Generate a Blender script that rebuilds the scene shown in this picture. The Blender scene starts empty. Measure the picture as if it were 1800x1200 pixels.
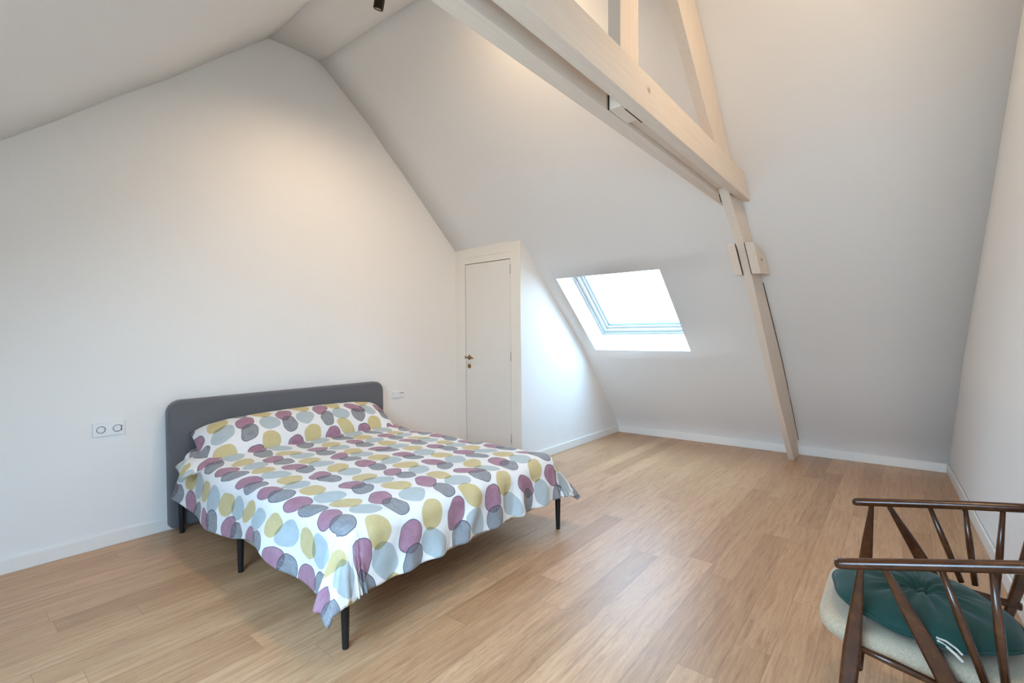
import bpy, bmesh, math, random
from mathutils import Vector, Matrix, noise
random.seed(7)
COL = bpy.context.scene.collection
PI = math.pi

# ------------------------------------------------------------------ helpers
def link(o, parent=None):
    COL.objects.link(o)
    if parent is not None:
        o.parent = parent
    return o

def obj(name, bm, mat, parent=None, smooth=False, bevel=0, seg=2, subsurf=0):
    me = bpy.data.meshes.new(name)
    bmesh.ops.recalc_face_normals(bm, faces=bm.faces)
    bm.to_mesh(me); bm.free()
    for m in (mat if isinstance(mat, (list, tuple)) else [mat]):
        me.materials.append(m)
    o = bpy.data.objects.new(name, me)
    link(o, parent)
    if smooth:
        for p in me.polygons: p.use_smooth = True
    if bevel:
        b = o.modifiers.new('Bevel', 'BEVEL'); b.width = bevel; b.segments = seg; b.limit_method = 'ANGLE'
        b.angle_limit = math.radians(40)
        for p in me.polygons: p.use_smooth = True
        b.harden_normals = True
    if subsurf:
        s = o.modifiers.new('Sub', 'SUBSURF'); s.levels = subsurf; s.render_levels = subsurf
    return o

def tag(o, label=None, cat=None, group=None, kind=None):
    if label: o['label'] = label
    if cat: o['category'] = cat
    if group: o['group'] = group
    if kind: o['kind'] = kind
    return o

def thing(name, label, cat, loc=(0, 0, 0), group=None):
    e = bpy.data.objects.new(name, None); link(e); e.location = loc
    e.empty_display_size = .1
    return tag(e, label, cat, group)

def rel(bm, root):
    "geometry is written in world metres; shift it into the thing's own frame"
    bmesh.ops.translate(bm, verts=bm.verts, vec=-Vector(root.location))
    return bm

def BM(): return bmesh.new()

def quad(bm, *pts):
    return bm.faces.new([bm.verts.new(p) for p in pts])

def box(bm, x0, x1, y0, y1, z0, z1):
    v = [bm.verts.new((x, y, z)) for x in (x0, x1) for y in (y0, y1) for z in (z0, z1)]
    for f in ((0, 1, 3, 2), (4, 6, 7, 5), (0, 4, 5, 1), (2, 3, 7, 6), (0, 2, 6, 4), (1, 5, 7, 3)):
        bm.faces.new([v[i] for i in f])

def hexa(bm, a, b):
    "solid between two quads a and b (each four points, same order)"
    va = [bm.verts.new(p) for p in a]; vb = [bm.verts.new(p) for p in b]
    bm.faces.new(va[::-1]); bm.faces.new(vb)
    for i in range(4):
        j = (i+1) % 4
        bm.faces.new((va[i], va[j], vb[j], vb[i]))

def tube(bm, pts, rads, n=12, cap=True, up=None, flat=1.0):
    "swept round/oval bar along pts; flat squeezes the second axis"
    rings = []
    P = [Vector(p) for p in pts]
    for i, p in enumerate(P):
        t = (P[min(i+1, len(P)-1)] - P[max(i-1, 0)]).normalized()
        u = Vector(up) if up else (Vector((0, 0, 1)) if abs(t.z) < .9 else Vector((1, 0, 0)))
        a = t.cross(u).normalized(); b = a.cross(t).normalized()
        r = rads[i] if isinstance(rads, (list, tuple)) else rads
        rings.append([bm.verts.new(p + a*math.cos(2*PI*k/n)*r + b*math.sin(2*PI*k/n)*r*flat) for k in range(n)])
    for i in range(len(rings)-1):
        for k in range(n):
            j = (k+1) % n
            bm.faces.new((rings[i][k], rings[i][j], rings[i+1][j], rings[i+1][k]))
    if cap:
        bm.faces.new(rings[0][::-1]); bm.faces.new(rings[-1])

def lathe(bm, c, axis, prof, n=32):
    "revolve (r, h) profile about axis through c"
    ax = Vector(axis).normalized(); u = Vector((0, 0, 1)) if abs(ax.z) < .9 else Vector((1, 0, 0))
    a = ax.cross(u).normalized(); b = ax.cross(a).normalized(); c = Vector(c)
    rings = []
    for r, h in prof:
        if r < 1e-5: rings.append([bm.verts.new(c+ax*h)])
        else: rings.append([bm.verts.new(c+ax*h+(a*math.cos(2*PI*k/n)+b*math.sin(2*PI*k/n))*r) for k in range(n)])
    for i in range(len(rings)-1):
        A, B = rings[i], rings[i+1]
        for k in range(n):
            j = (k+1) % n
            if len(A) == 1 and len(B) == 1: continue
            if len(A) == 1: bm.faces.new((A[0], B[k], B[j]))
            elif len(B) == 1: bm.faces.new((A[k], A[j], B[0]))
            else: bm.faces.new((A[k], A[j], B[j], B[k]))

# ------------------------------------------------------------------ materials
def srgb(r, g, b):
    f = lambda c: (c/255/12.92) if c/255 <= .04045 else ((c/255+.055)/1.055)**2.4
    return (f(r), f(g), f(b), 1)

class NT:
    def __init__(s, name):
        s.m = bpy.data.materials.new(name); s.m.use_nodes = True
        s.t = s.m.node_tree; s.b = s.t.nodes['Principled BSDF']; s.out = s.t.nodes['Material Output']
    def n(s, ty, **kw):
        x = s.t.nodes.new(ty)
        for k, v in kw.items(): setattr(x, k, v)
        return x
    def l(s, a, b): s.t.links.new(a, b)
    def put(s, sock, v):
        if isinstance(v, bpy.types.NodeSocket): s.l(v, sock)
        else: sock.default_value = v
    def math(s, op, a, b=None, c=None, clamp=False):
        x = s.n('ShaderNodeMath', operation=op); x.use_clamp = clamp
        s.put(x.inputs[0], a)
        if b is not None: s.put(x.inputs[1], b)
        if c is not None: s.put(x.inputs[2], c)
        return x.outputs[0]
    def mix(s, fac, a, b, mode='MIX'):
        x = s.n('ShaderNodeMix', data_type='RGBA', blend_type=mode)
        s.put(x.inputs[0], fac); s.put(x.inputs[6], a); s.put(x.inputs[7], b)
        return x.outputs[2]
    def noise(s, vec, scale, detail=3, rough=.5, dist=0.):
        x = s.n('ShaderNodeTexNoise'); s.l(vec, x.inputs['Vector'])
        x.inputs['Scale'].default_value = scale; x.inputs['Detail'].default_value = detail
        x.inputs['Roughness'].default_value = rough; x.inputs['Distortion'].default_value = dist
        return x.outputs[0], x.outputs[1]
    def mapping(s, vec, scale=(1, 1, 1), loc=(0, 0, 0)):
        x = s.n('ShaderNodeMapping'); s.l(vec, x.inputs[0])
        x.inputs['Scale'].default_value = scale; x.inputs['Location'].default_value = loc
        return x.outputs[0]
    def ramp(s, fac, stops):
        x = s.n('ShaderNodeValToRGB'); s.l(fac, x.inputs[0])
        e = x.color_ramp.elements
        while len(e) < len(stops): e.new(.5)
        for i, (p, c) in enumerate(stops): e[i].position = p; e[i].color = c
        return x.outputs[0]
    def step(s, v, lo, hi):
        x = s.n('ShaderNodeMapRange', interpolation_type='SMOOTHSTEP')
        s.put(x.inputs[0], v); x.inputs[1].default_value = lo; x.inputs[2].default_value = hi
        return x.outputs[0]
    def bump(s, h, strength, dist=.01):
        x = s.n('ShaderNodeBump'); s.l(h, x.inputs['Height'])
        x.inputs['Strength'].default_value = strength; x.inputs['Distance'].default_value = dist
        s.l(x.outputs[0], s.b.inputs['Normal'])
    def geo(s): return s.n('ShaderNodeNewGeometry').outputs['Position']
    def objc(s): return s.n('ShaderNodeTexCoord').outputs['Object']
    def uv(s): return s.n('ShaderNodeTexCoord').outputs['UV']
    def base(s, v): s.put(s.b.inputs['Base Color'], v)
    def rough(s, v): s.put(s.b.inputs['Roughness'], v)

def plain(name, col, rough=.5, metal=0., spec=.5, bump=0, bscale=200):
    m = NT(name); m.base(col); m.rough(rough); m.b.inputs['Metallic'].default_value = metal
    m.b.inputs['Specular IOR Level'].default_value = spec
    o = m.objc()
    f, _ = m.noise(o, bscale, 3)
    c = m.mix(m.math('MULTIPLY', f, .03), col, (0, 0, 0, 1)); m.base(c)
    if bump: m.bump(f, bump, .002)
    return m.m

def plaster(name, col):
    m = NT(name)
    g = m.geo()
    f, _ = m.noise(g, 2.2, 4, .55)
    c = m.mix(m.math('MULTIPLY', f, .05), col, (col[0]*.86, col[1]*.86, col[2]*.86, 1))
    m.base(c); m.rough(.78); m.b.inputs['Specular IOR Level'].default_value = .22
    h, _ = m.noise(g, 9, 4, .5)
    m.bump(h, .10, .02)
    return m.m

M_wall = plaster('wall_plaster', (.80, .795, .782, 1))
M_trim = plain('white_paint', (.80, .79, .765, 1), .38, bump=.02, bscale=30)
M_door = plain('door_paint', (.73, .71, .675, 1), .45, bump=.02, bscale=20)
M_frame = plain('closet_frame_paint', (.76, .735, .68, 1), .45, bump=.02, bscale=20)
M_metal_black = plain('black_metal', (.012, .012, .013, 1), .42, .3)
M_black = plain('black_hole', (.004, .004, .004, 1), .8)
M_brass = plain('aged_brass', (.30, .19, .075, 1), .34, .9)
M_steel = plain('steel', (.45, .45, .44, 1), .35, .9)
M_socket = plain('white_plastic', (.78, .79, .80, 1), .35)
M_sash = plain('window_paint', (.58, .575, .56, 1), .35)
M_gasket = plain('grey_gasket', (.05, .06, .07, 1), .6)
M_bronze = plain('spotlight_black', (.018, .013, .009, 1), .45, .4)
M_brown_edge = plain('crack_brown', (.03, .014, .008, 1), .9)

# planked oak floor
def make_floor():
    m = NT('oak_planks')
    g = m.geo()
    sep = m.n('ShaderNodeSeparateXYZ'); m.l(g, sep.inputs[0])
    X, Y = sep.outputs[0], sep.outputs[1]
    Wd, L = .137, 1.55
    ry = m.math('DIVIDE', m.math('SUBTRACT', Y, .011), Wd)
    row = m.math('FLOOR', ry); fy = m.math('FRACT', ry)
    wn = m.n('ShaderNodeTexWhiteNoise', noise_dimensions='1D'); m.l(row, wn.inputs['W'])
    rx = m.math('ADD', m.math('DIVIDE', X, L), m.math('MULTIPLY', wn.outputs[0], 7.3))
    colm = m.math('FLOOR', rx); fx = m.math('FRACT', rx)
    cb = m.n('ShaderNodeCombineXYZ'); m.l(row, cb.inputs[0]); m.l(colm, cb.inputs[1])
    w2 = m.n('ShaderNodeTexWhiteNoise', noise_dimensions='3D'); m.l(cb.outputs[0], w2.inputs['Vector'])
    rnd = w2.outputs[0]
    # grain, stretched along the plank, different on each plank
    off = m.n('ShaderNodeCombineXYZ'); m.l(m.math('MULTIPLY', rnd, 37.), off.inputs[2]); m.l(m.math('MULTIPLY', rnd, 11.), off.inputs[0])
    va = m.n('ShaderNodeVectorMath', operation='ADD'); m.l(g, va.inputs[0]); m.l(off.outputs[0], va.inputs[1])
    gv = m.mapping(va.outputs[0], (1.1, 17, 1))
    g1, _ = m.noise(gv, 3.2, 7, .62, .9)
    gv2 = m.mapping(va.outputs[0], (2.2, 110, 1))
    g2, _ = m.noise(gv2, 3., 3, .6, .3)
    gv3 = m.mapping(va.outputs[0], (.6, 5.5, 1))
    g3, _ = m.noise(gv3, 2.0, 3, .5, 1.6)
    wav = m.math('SINE', m.math('MULTIPLY', g3, 62.))
    ring = m.step(wav, .55, 1.)
    c = m.ramp(g1, [(.28, (.330, .172, .086, 1)), (.46, (.455, .258, .136, 1)), (.60, (.515, .310, .170, 1)), (.80, (.585, .375, .222, 1))])
    tone = m.ramp(rnd, [(0, (.80, .75, .70, 1)), (.35, (.95, .93, .90, 1)), (.7, (1.02, 1.02, 1.02, 1)), (1, (1.10, 1.10, 1.12, 1))])
    c = m.mix(1., c, tone, 'MULTIPLY')
    c = m.mix(m.math('MULTIPLY', ring, .17), c, (.21, .105, .050, 1))
    c = m.mix(m.math('MULTIPLY', m.step(g2, .56, .74), .28), c, (.19, .10, .052, 1))
    c = m.mix(m.math('MULTIPLY', m.step(g2, .44, .28), .20), c, (.62, .47, .33, 1))
    # rare dark cracks in the grain
    cv = m.mapping(va.outputs[0], (.55, 14, 1), (3.1, 1.7, 0))
    cr, _ = m.noise(cv, 2.6, 5, .55, 1.2)
    crk = m.math('MULTIPLY', m.step(m.math('ABSOLUTE', m.math('SUBTRACT', cr, .50)), .0075, .001), m.step(m.noise(va.outputs[0], 1.1, 1)[0], .55, .66))
    c = m.mix(m.math('MULTIPLY', crk, .55), c, (.07, .035, .018, 1))
    # joints
    ey = m.math('MINIMUM', fy, m.math('SUBTRACT', 1., fy))
    ex = m.math('MULTIPLY', m.math('MINIMUM', fx, m.math('SUBTRACT', 1., fx)), L/Wd)
    e = m.math('MINIMUM', ey, ex)
    gap = m.step(e, .016, .004)
    c = m.mix(m.math('MULTIPLY', gap, .38), c, (.10, .05, .025, 1))
    m.base(c)
    m.rough(m.math('ADD', .31, m.math('MULTIPLY', g1, .16)))
    m.b.inputs['Specular IOR Level'].default_value = .68
    hh = m.math('SUBTRACT', m.math('MULTIPLY', g2, .25), m.math('MULTIPLY', gap, .8))
    m.bump(hh, .16, .002)
    return m.m
M_floor = make_floor()

# whitewashed pine of the roof truss
def make_pine(name, knots=(), up=False):
    m = NT(name)
    g = m.objc()
    v = m.mapping(g, (22, 22, 1.2) if up else (1.2, 22, 22))
    a, _ = m.noise(v, 3, 5, .6, .7)
    v2 = m.mapping(g, (30, 30, .7) if up else (.7, 30, 60)); b, _ = m.noise(v2, 2.2, 3, .5, 1.2)
    wv = m.step(m.math('SINE', m.math('MULTIPLY', b, 40.)), .5, 1.)
    c = m.ramp(a, [(.3, (.74, .640, .545, 1)), (.55, (.775, .685, .59, 1)), (.8, (.80, .715, .625, 1))])
    c = m.mix(m.math('MULTIPLY', wv, .07), c, (.50, .34, .20, 1))
    for (kx, ky, kz, r) in knots:
        vv = m.mapping(g, (1/r, 1/(r*3), 1/(r*.8)), (-kx/r, -ky/(r*3), -kz/(r*.8)))
        ln = m.n('ShaderNodeVectorMath', operation='LENGTH'); m.l(vv, ln.inputs[0])
        d = ln.outputs[1]
        nz, _ = m.noise(m.mapping(g, (90, 90, 220)), 1., 4, .7, 2.)
        k = m.math('MULTIPLY', m.step(d, 1.15, .2), m.step(nz, .46, .52))
        c = m.mix(k, c, (.10, .05, .02, 1))
        c = m.mix(m.math('MULTIPLY', m.step(d, 2.2, .5), .12), c, (.62, .40, .22, 1))
    m.base(c); m.rough(.62); m.b.inputs['Specular IOR Level'].default_value = .3
    m.bump(a, .12, .003)
    return m.m
M_pine = make_pine('whitewashed_pine')
M_pine_up = make_pine('whitewashed_pine_upright', (), True)

# dark stained wood of the chair
def make_darkwood():
    m = NT('dark_stained_wood')
    g = m.objc()
    v = m.mapping(g, (30, 8, 8)); a, _ = m.noise(v, 2.5, 5, .6, .6)
    c = m.ramp(a, [(.3, (.032, .0095, .003, 1)), (.55, (.060, .018, .005, 1)), (.8, (.11, .036, .010, 1))])
    s, _ = m.noise(g, 240, 1, .5)
    c = m.mix(m.math('MULTIPLY', m.step(s, .79, .83), .6), c, (.5, .36, .24, 1))
    m.base(c); m.rough(.24); m.b.inputs['Specular IOR Level'].default_value = .45
    m.b.inputs['Coat Weight'].default_value = .1; m.b.inputs['Coat Roughness'].default_value = .2
    return m.m
M_dark = make_darkwood()

def fabric(name, col, col2, scale=420, rough=.9, bump=.35, sheen=.15):
    m = NT(name)
    g = m.objc()
    wv = m.mapping(g, (1, 1, .35))
    a, _ = m.noise(wv, scale, 2, .6)
    b, _ = m.noise(g, 6, 3, .5)
    c = m.mix(m.step(a, .35, .65), col, col2)
    c = m.mix(m.math('MULTIPLY', b, .12), c, (col[0]*.7, col[1]*.7, col[2]*.7, 1))
    m.base(c); m.rough(rough); m.b.inputs['Specular IOR Level'].default_value = .2
    m.b.inputs['Sheen Weight'].default_value = sheen
    m.bump(a, bump, .0015)
    return m.m
M_greyfab = fabric('grey_felt', (.108, .110, .120, 1), (.140, .142, .152, 1))
M_beigefab = fabric('beige_bed_base_fabric', (.30, .25, .21, 1), (.38, .33, .28, 1))
M_seatfab = fabric('oatmeal_weave', (.34, .25, .165, 1), (.47, .37, .26, 1), 520)
M_matt = fabric('mattress_ticking', (.62, .62, .62, 1), (.7, .7, .7, 1))
M_green = fabric('green_velvet', (.0042, .029, .0225, 1), (.0065, .040, .031, 1), 500, .75, .10, .12)
M_ribbon = fabric('cream_ribbon', (.42, .36, .30, 1), (.50, .44, .37, 1))

# pebble-print bed linen: four printed motifs, each on its own brick-offset grid of cloth metres (UV)
def make_linen(name, underside=False):
    m = NT(name)
    uv = m.uv()
    dn = m.noise(uv, 7.5, 1, .5)[1]
    ds = m.n('ShaderNodeVectorMath', operation='SUBTRACT'); m.l(dn, ds.inputs[0]); ds.inputs[1].default_value = (.5, .5, .5)
    dm = m.n('ShaderNodeVectorMath', operation='SCALE'); m.l(ds.outputs[0], dm.inputs[0]); dm.inputs['Scale'].default_value = .045
    du = m.n('ShaderNodeVectorMath', operation='ADD'); m.l(uv, du.inputs[0]); m.l(dm.outputs[0], du.inputs[1])
    sep = m.n('ShaderNodeSeparateXYZ'); m.l(du.outputs[0], sep.inputs[0])
    U, V = sep.outputs[0], sep.outputs[1]
    PX, PY = .284, .285
    c = (.705, .70, .70, 1)
    wash, _ = m.noise(uv, 22, 4, .6, .5)
    # id,  offset u, v, radius u, v, colour, ink outline, hatch
    mot = [('blue', .169, .080, .066, .074, (.52, .62, .66, 1), 0, 0),
           ('yellow', .169, .213, .062, .073, (.72, .59, .28, 1), 0, 0),
           ('plum', .040, .140, .056, .073, (.43, .21, .30, 1), .75, .25),
           ('coal', .040, .030, .053, .070, (.22, .235, .26, 1), .85, .95)]
    stripes = m.n('ShaderNodeTexWave', wave_type='BANDS', bands_direction='X'); m.l(m.mapping(uv, (1, .12, 1)), stripes.inputs[0])
    stripes.inputs['Scale'].default_value = 60; stripes.inputs['Distortion'].default_value = 6; stripes.inputs['Detail'].default_value = 2
    stripes.inputs['Detail Scale'].default_value = 1.6
    for nm, ou, ov, ru, rv, colr, ink, hatch in mot:
        ru *= 1.06; rv *= 1.05
        cu = m.math('DIVIDE', m.math('SUBTRACT', U, ou), PX)
        iu = m.math('FLOOR', m.math('ADD', cu, .5))
        # every other column slips by a little
        w = m.n('ShaderNodeTexWhiteNoise', noise_dimensions='1D'); m.l(m.math('ADD', iu, ou*10), w.inputs['W'])
        slip = m.math('MULTIPLY', m.math('SUBTRACT', w.outputs[0], .5), .022)
        cv = m.math('DIVIDE', m.math('SUBTRACT', m.math('ADD', V, slip), ov), PY)
        iv = m.math('FLOOR', m.math('ADD', cv, .5))
        cb = m.n('ShaderNodeCombineXYZ'); m.l(iu, cb.inputs[0]); m.l(iv, cb.inputs[1]); cb.inputs[2].default_value = ou*7+ov*3
        wn = m.n('ShaderNodeTexWhiteNoise', noise_dimensions='3D'); m.l(cb.outputs[0], wn.inputs['Vector'])
        rs = m.n('ShaderNodeSeparateColor'); m.l(wn.outputs[1], rs.inputs[0])
        ju = m.math('MULTIPLY', m.math('SUBTRACT', rs.outputs[0], .5), .026)
        jv = m.math('MULTIPLY', m.math('SUBTRACT', rs.outputs[1], .5), .026)
        pu = m.math('SUBTRACT', m.math('MULTIPLY', m.math('SUBTRACT', cu, iu), PX), ju)
        pv = m.math('SUBTRACT', m.math('MULTIPLY', m.math('SUBTRACT', cv, iv), PY), jv)
        # tilt each pebble a bit
        tl = m.math('MULTIPLY', m.math('SUBTRACT', rs.outputs[2], .5), .7)
        pu2 = m.math('ADD', pu, m.math('MULTIPLY', pv, tl))
        a = m.math('DIVIDE', pu2, ru); b = m.math('DIVIDE', pv, rv)
        d = m.math('SQRT', m.math('ADD', m.math('MULTIPLY', a, a), m.math('MULTIPLY', b, b)))
        mask = m.step(d, 1.0, .965)
        k = m.math('ADD', .80, m.math('MULTIPLY', wash, .30))
        k = m.math('MULTIPLY', k, mask, clamp=True)
        cc = m.mix(1., c, colr, 'MULTIPLY')
        if hatch:
            cc = m.mix(m.math('MULTIPLY', m.step(stripes.outputs['Fac'], .45, .75), hatch*.6), cc, m.mix(1., (.8, .81, .83, 1), colr, 'MULTIPLY') if hatch < .5 else (.36, .38, .42, 1))
        c = m.mix(k, c, cc)
        if ink:
            ring = m.math('MULTIPLY', m.step(m.math('ABSOLUTE', m.math('SUBTRACT', d, .985)), .055, .015), ink)
            c = m.mix(ring, c, (.05, .045, .07, 1))
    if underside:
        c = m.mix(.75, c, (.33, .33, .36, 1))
    m.base(c); m.rough(.72); m.b.inputs['Specular IOR Level'].default_value = .25
    m.b.inputs['Sheen Weight'].default_value = .1
    wv, _ = m.noise(uv, 1100, 1, .5); cr, _ = m.noise(uv, 14, 3, .55, .6)
    m.bump(m.math('ADD', m.math('MULTIPLY', wv, .05), cr), .35, .014)
    return m.m
M_linen = make_linen('pebble_print_linen')
M_under = make_linen('pebble_print_linen_underside', True)

# window pane
def make_glass():
    m = NT('window_glass')
    tr = m.n('ShaderNodeBsdfTransparent'); tr.inputs[0].default_value = (.96, .98, .98, 1)
    gl = m.n('ShaderNodeBsdfGlossy'); gl.inputs['Roughness'].default_value = .02
    mx = m.n('ShaderNodeMixShader'); mx.inputs[0].default_value = .06
    m.l(tr.outputs[0], mx.inputs[1]); m.l(gl.outputs[0], mx.inputs[2]); m.l(mx.outputs[0], m.out.inputs[0])
    return m.m
M_glass = make_glass()

def emit(name, col, s):
    m = NT(name); m.base((0, 0, 0, 1)); m.b.inputs['Emission Color'].default_value = col
    m.b.inputs['Emission Strength'].default_value = s
    return m.m
M_lamp = emit('lamp_glow', (1, .80, .55, 1), 14)

# ------------------------------------------------------------------ room shell
BK = -.0286                       # the skylight slope runs slightly out of square
def YW(x): return -4.159 + .0326*(x-5.734)   # right wall, slightly out of square too
PROF_R = [(5.750, 0), (5.742, .09), (5.655, .224), (5.537, .364), (5.262, .667), (4.975, 1.0), (4.881, 1.108), (4.570, 1.396),
          (4.210, 1.728), (4.067, 1.8615), (3.927, 1.99), (3.685, 2.225), (3.448, 2.452), (3.215, 2.674), (2.935, 2.94),
          (2.80, 3.057), (2.622, 3.225), (2.447, 3.365), (2.325, 3.46), (2.205, 3.556), (2.13, 3.600)]
PROF_T = [(2.13, 3.600), (2.06, 3.612), (1.85, 3.614), (1.716, 3.604)]
PROF_L = [(1.716, 3.604), (1.623, 3.524), (1.422, 3.353), (1.067, 3.035), (.764, 2.788), (.501, 2.558), (.272, 2.369), (-.15, 2.019), (-1.3, 1.064), (-2.3, .234), (-2.36, 0)]
SY0, SY1, SZ0, SZ1 = -1.065, -2.145, 1.108, 1.8615       # roof window opening, right slope
LY0, LY1, LX0, LX1 = -2.15, -3.95, -.15, -1.3                # roof window opening, left slope (out of the picture)

def prof_x(z):
    for (a, b) in zip(PROF_R, PROF_R[1:]):
        if a[1] <= z <= b[1]:
            t = (z-a[1])/(b[1]-a[1]); return a[0]+(b[0]-a[0])*t
    return PROF_R[-1][0]

def sheet(name, prof, skew, ys, hole=None, thick=.03):
    bm = BM(); rows = []
    n = len(prof)
    for i, (x, z) in enumerate(prof):
        yl = list(ys) + [None]
        r = []
        for y in yl:
            if y is None: y = YW(x) - .004
            sk = skew if not callable(skew) else skew(i)
            r.append(bm.verts.new((x + sk*y, y, z)))
        rows.append(r)
    for i in range(n-1):
        for j in range(len(rows[0])-1):
            if hole and hole(prof[i], prof[i+1], (list(ys)+[-9])[j], (list(ys)+[-9])[j+1]): continue
            bm.faces.new((rows[i][j], rows[i][j+1], rows[i+1][j+1], rows[i+1][j]))
    me = bpy.data.meshes.new(name); bm.to_mesh(me); bm.free(); me.materials.append(M_wall)
    o = bpy.data.objects.new(name, me); link(o)
    for p in me.polygons: p.use_smooth = True
    # all normals must look into the room
    c = Vector((1.5, -2, 1.2)); p = me.polygons[len(me.polygons)//2]
    if (c-p.center).dot(p.normal) < 0: me.flip_normals()
    s = o.modifiers.new('Thick', 'SOLIDIFY'); s.thickness = thick; s.offset = -1
    return tag(o, kind='structure')

YS_R = [.004, -.30, -.60, -.9095, SY0, -1.6, SY1, -2.78, -2.97, -3.5]
sheet('wall_far', PROF_R, BK, YS_R, lambda a, b, y0, y1: a[1] >= SZ0-.001 and b[1] <= SZ1+.001 and y0 <= SY0+.001 and y1 >= SY1-.001)
sheet('wall_near', PROF_L, 0., [.004, -.7, -1.4, LY0, -3.0, LY1], lambda a, b, y0, y1: a[0] <= LX0+.001 and b[0] >= LX1-.001 and y0 <= LY0+.001 and y1 >= LY1-.001)
def skT(i): return BK if i == 0 else (BK*.5 if i == 1 else 0)
sheet('ceiling', PROF_T, skT, [.004, -.6, -1.2, -2.4, -3.4])

def gable(name, yf, skew, y_out):
    "end wall closed by the roof profile; a solid slab"
    pts = [(x + (skew*yf(x)), yf(x), z) for x, z in PROF_R] + [(x, yf(x), z) for x, z in PROF_T[1:]] + [(x, yf(x), z) for x, z in PROF_L[1:]]
    bm = BM()
    a = [bm.verts.new(p) for p in pts]; b = [bm.verts.new((p[0], p[1]+y_out, p[2])) for p in pts]
    bm.faces.new(a); bm.faces.new(b[::-1])
    for i in range(len(a)):
        j = (i+1) % len(a); bm.faces.new((a[i], b[i], b[j], a[j]))
    bmesh.ops.triangulate(bm, faces=[f for f in bm.faces if len(f.verts) > 4])
    return tag(obj(name, bm, M_wall), kind='structure')
gable('wall_left', lambda x: 0., BK, .12)
gable('wall_right', YW, BK, -.12)

bm = BM()
hexa(bm, [(-2.5, .12, 0), (6.0, .12, 0), (6.0, -4.5, 0), (-2.5, -4.7, 0)], [(-2.5, .12, -.06), (6.0, .12, -.06), (6.0, -4.5, -.06), (-2.5, -4.7, -.06)])
tag(obj('floor', bm, M_floor), kind='structure')

# closet: front with the door opening, side wall under the slope
XC, DC, ZC = 3.7007, .9095, 2.217
D1, D2, ZD = -.1466, -.783, 2.0557
bm = BM(); XB = XC+.06
box(bm, XC, XB, 0, D1, 0, 2.235); box(bm, XC, XC+.012, D2, -DC, 0, 2.2195); box(bm, XC+.012, XB, D2, -DC+.06, 0, 2.215); box(bm, XC, XB, D1, D2, ZD, 2.235)
bmesh.ops.remove_doubles(bm, verts=bm.verts, dist=1e-5)
tag(obj('wall_closet', bm, M_frame), kind='structure')
pts = [(XC+.012, 0.)] + [(prof_x(z) + BK*(-DC) + .012, z) for z in (0, .09, .224, .364, .667, 1., 1.108, 1.396, 1.728, 1.99, 2.19)] + [(XC+.012, 2.225)]
bm = BM()
a = [bm.verts.new((x, -DC, z)) for x, z in pts]; b = [bm.verts.new((x, -DC+.06, z)) for x, z in pts]
bm.faces.new(a); bm.faces.new(b[::-1])
for i in range(len(a)):
    j = (i+1) % len(a); bm.faces.new((a[i], b[i], b[j], a[j]))
tag(obj('wall_partition', bm, M_wall), kind='structure')

# head moulding over the door
bm = BM(); box(bm, XC-.004, XC, D1+.02, D2-.01, 2.122, 2.130)
tag(obj('trim_1', bm, M_frame), kind='structure')
# closet door
bm = BM(); box(bm, XC+.001, XC+.041, D1-.008, D2+.004, .008, ZD-.007)
door = tag(obj('door_1', bm, M_door, bevel=.0015), kind='structure')
bm = BM(); box(bm, XC+.055, XC+.059, D1+.05, D2-.05, 0, ZD+.05)  # black sheet paints the closet's inner darkness into the door gaps
tag(obj('closet_shadow_panel', bm, M_black, door), 'black panel standing in for the unlit closet interior')
def brass(name, parts, label=None):
    bm = BM()
    for f in parts: f(bm)
    o = obj(name, bm, M_brass, door, smooth=True)
    if label: tag(o, label)
    return o
hd = brass('door_handle', [lambda b: lathe(b, (XC+.001, -.203, 1.050), (-1, 0, 0), [(0, .012), (.012, .012), (.020, .010), (.025, .006), (.026, .0)]),
    lambda b: tube(b, [(XC, -.203, 1.050), (XC-.035, -.203, 1.050), (XC-.048, -.210, 1.052), (XC-.050, -.24, 1.055), (XC-.048, -.275, 1.053), (XC-.046, -.297, 1.044)],
                   [.009, .008, .009, .0075, .0085, .006])], 'aged brass lever handle on a round rose')
brass('keyhole_rose', [lambda b: lathe(b, (XC+.001, -.200, .957), (-1, 0, 0), [(0, .004), (.006, .004), (.009, .010), (.018, .009), (.024, .005), (.025, .0)])], 'round aged brass keyhole rose')
for zz in (1.95, 1.075, .25):
    bm = BM(); tube(bm, [(XC-.003, D2+.001, zz-.045), (XC-.003, D2+.001, zz+.045)], .0045, 8)
    tag(obj('hinge', bm, M_steel, door, smooth=True), 'slim dark hinge knuckle')
bm = BM(); box(bm, XC-.001, XC+.001, D1+.012, D1, 1.035, 1.065)
tag(obj('strike_plate', bm, M_brown_edge, door), 'small dark strike plate')

# baseboards
HB, TB = .083, .013
def baseboard(name, pts, h=HB):
    "pts: run along the floor on the room-side face and the wall-side face"
    bm = BM()
    (a, b, c, d) = pts
    hexa(bm, [(p[0], p[1], 0.0) for p in (a, b, c, d)], [(p[0], p[1], h) for p in (a, b, c, d)])
    return tag(obj(name, bm, M_trim, bevel=.003), kind='structure')
baseboard('baseboard_left', [(-2.3, -TB), (XC, -TB), (XC, 0), (-2.3, 0)])
xk = lambda y, o=0.: 5.734 + BK*y + o
baseboard('baseboard_partition', [(XC, -DC-TB), (xk(-DC), -DC-TB), (xk(-DC), -DC), (XC, -DC)])
y0, y1 = -DC-TB, YW(5.85)+TB
baseboard('baseboard_far', [(xk(y0), y0), (xk(y1), y1), (xk(y1, .012), y1), (xk(y0, .012), y0)])
baseboard('baseboard_right', [(-2.3, YW(-2.3)+TB), (xk(y1), y1), (xk(y1), YW(5.85)), (-2.3, YW(-2.3))])

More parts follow.
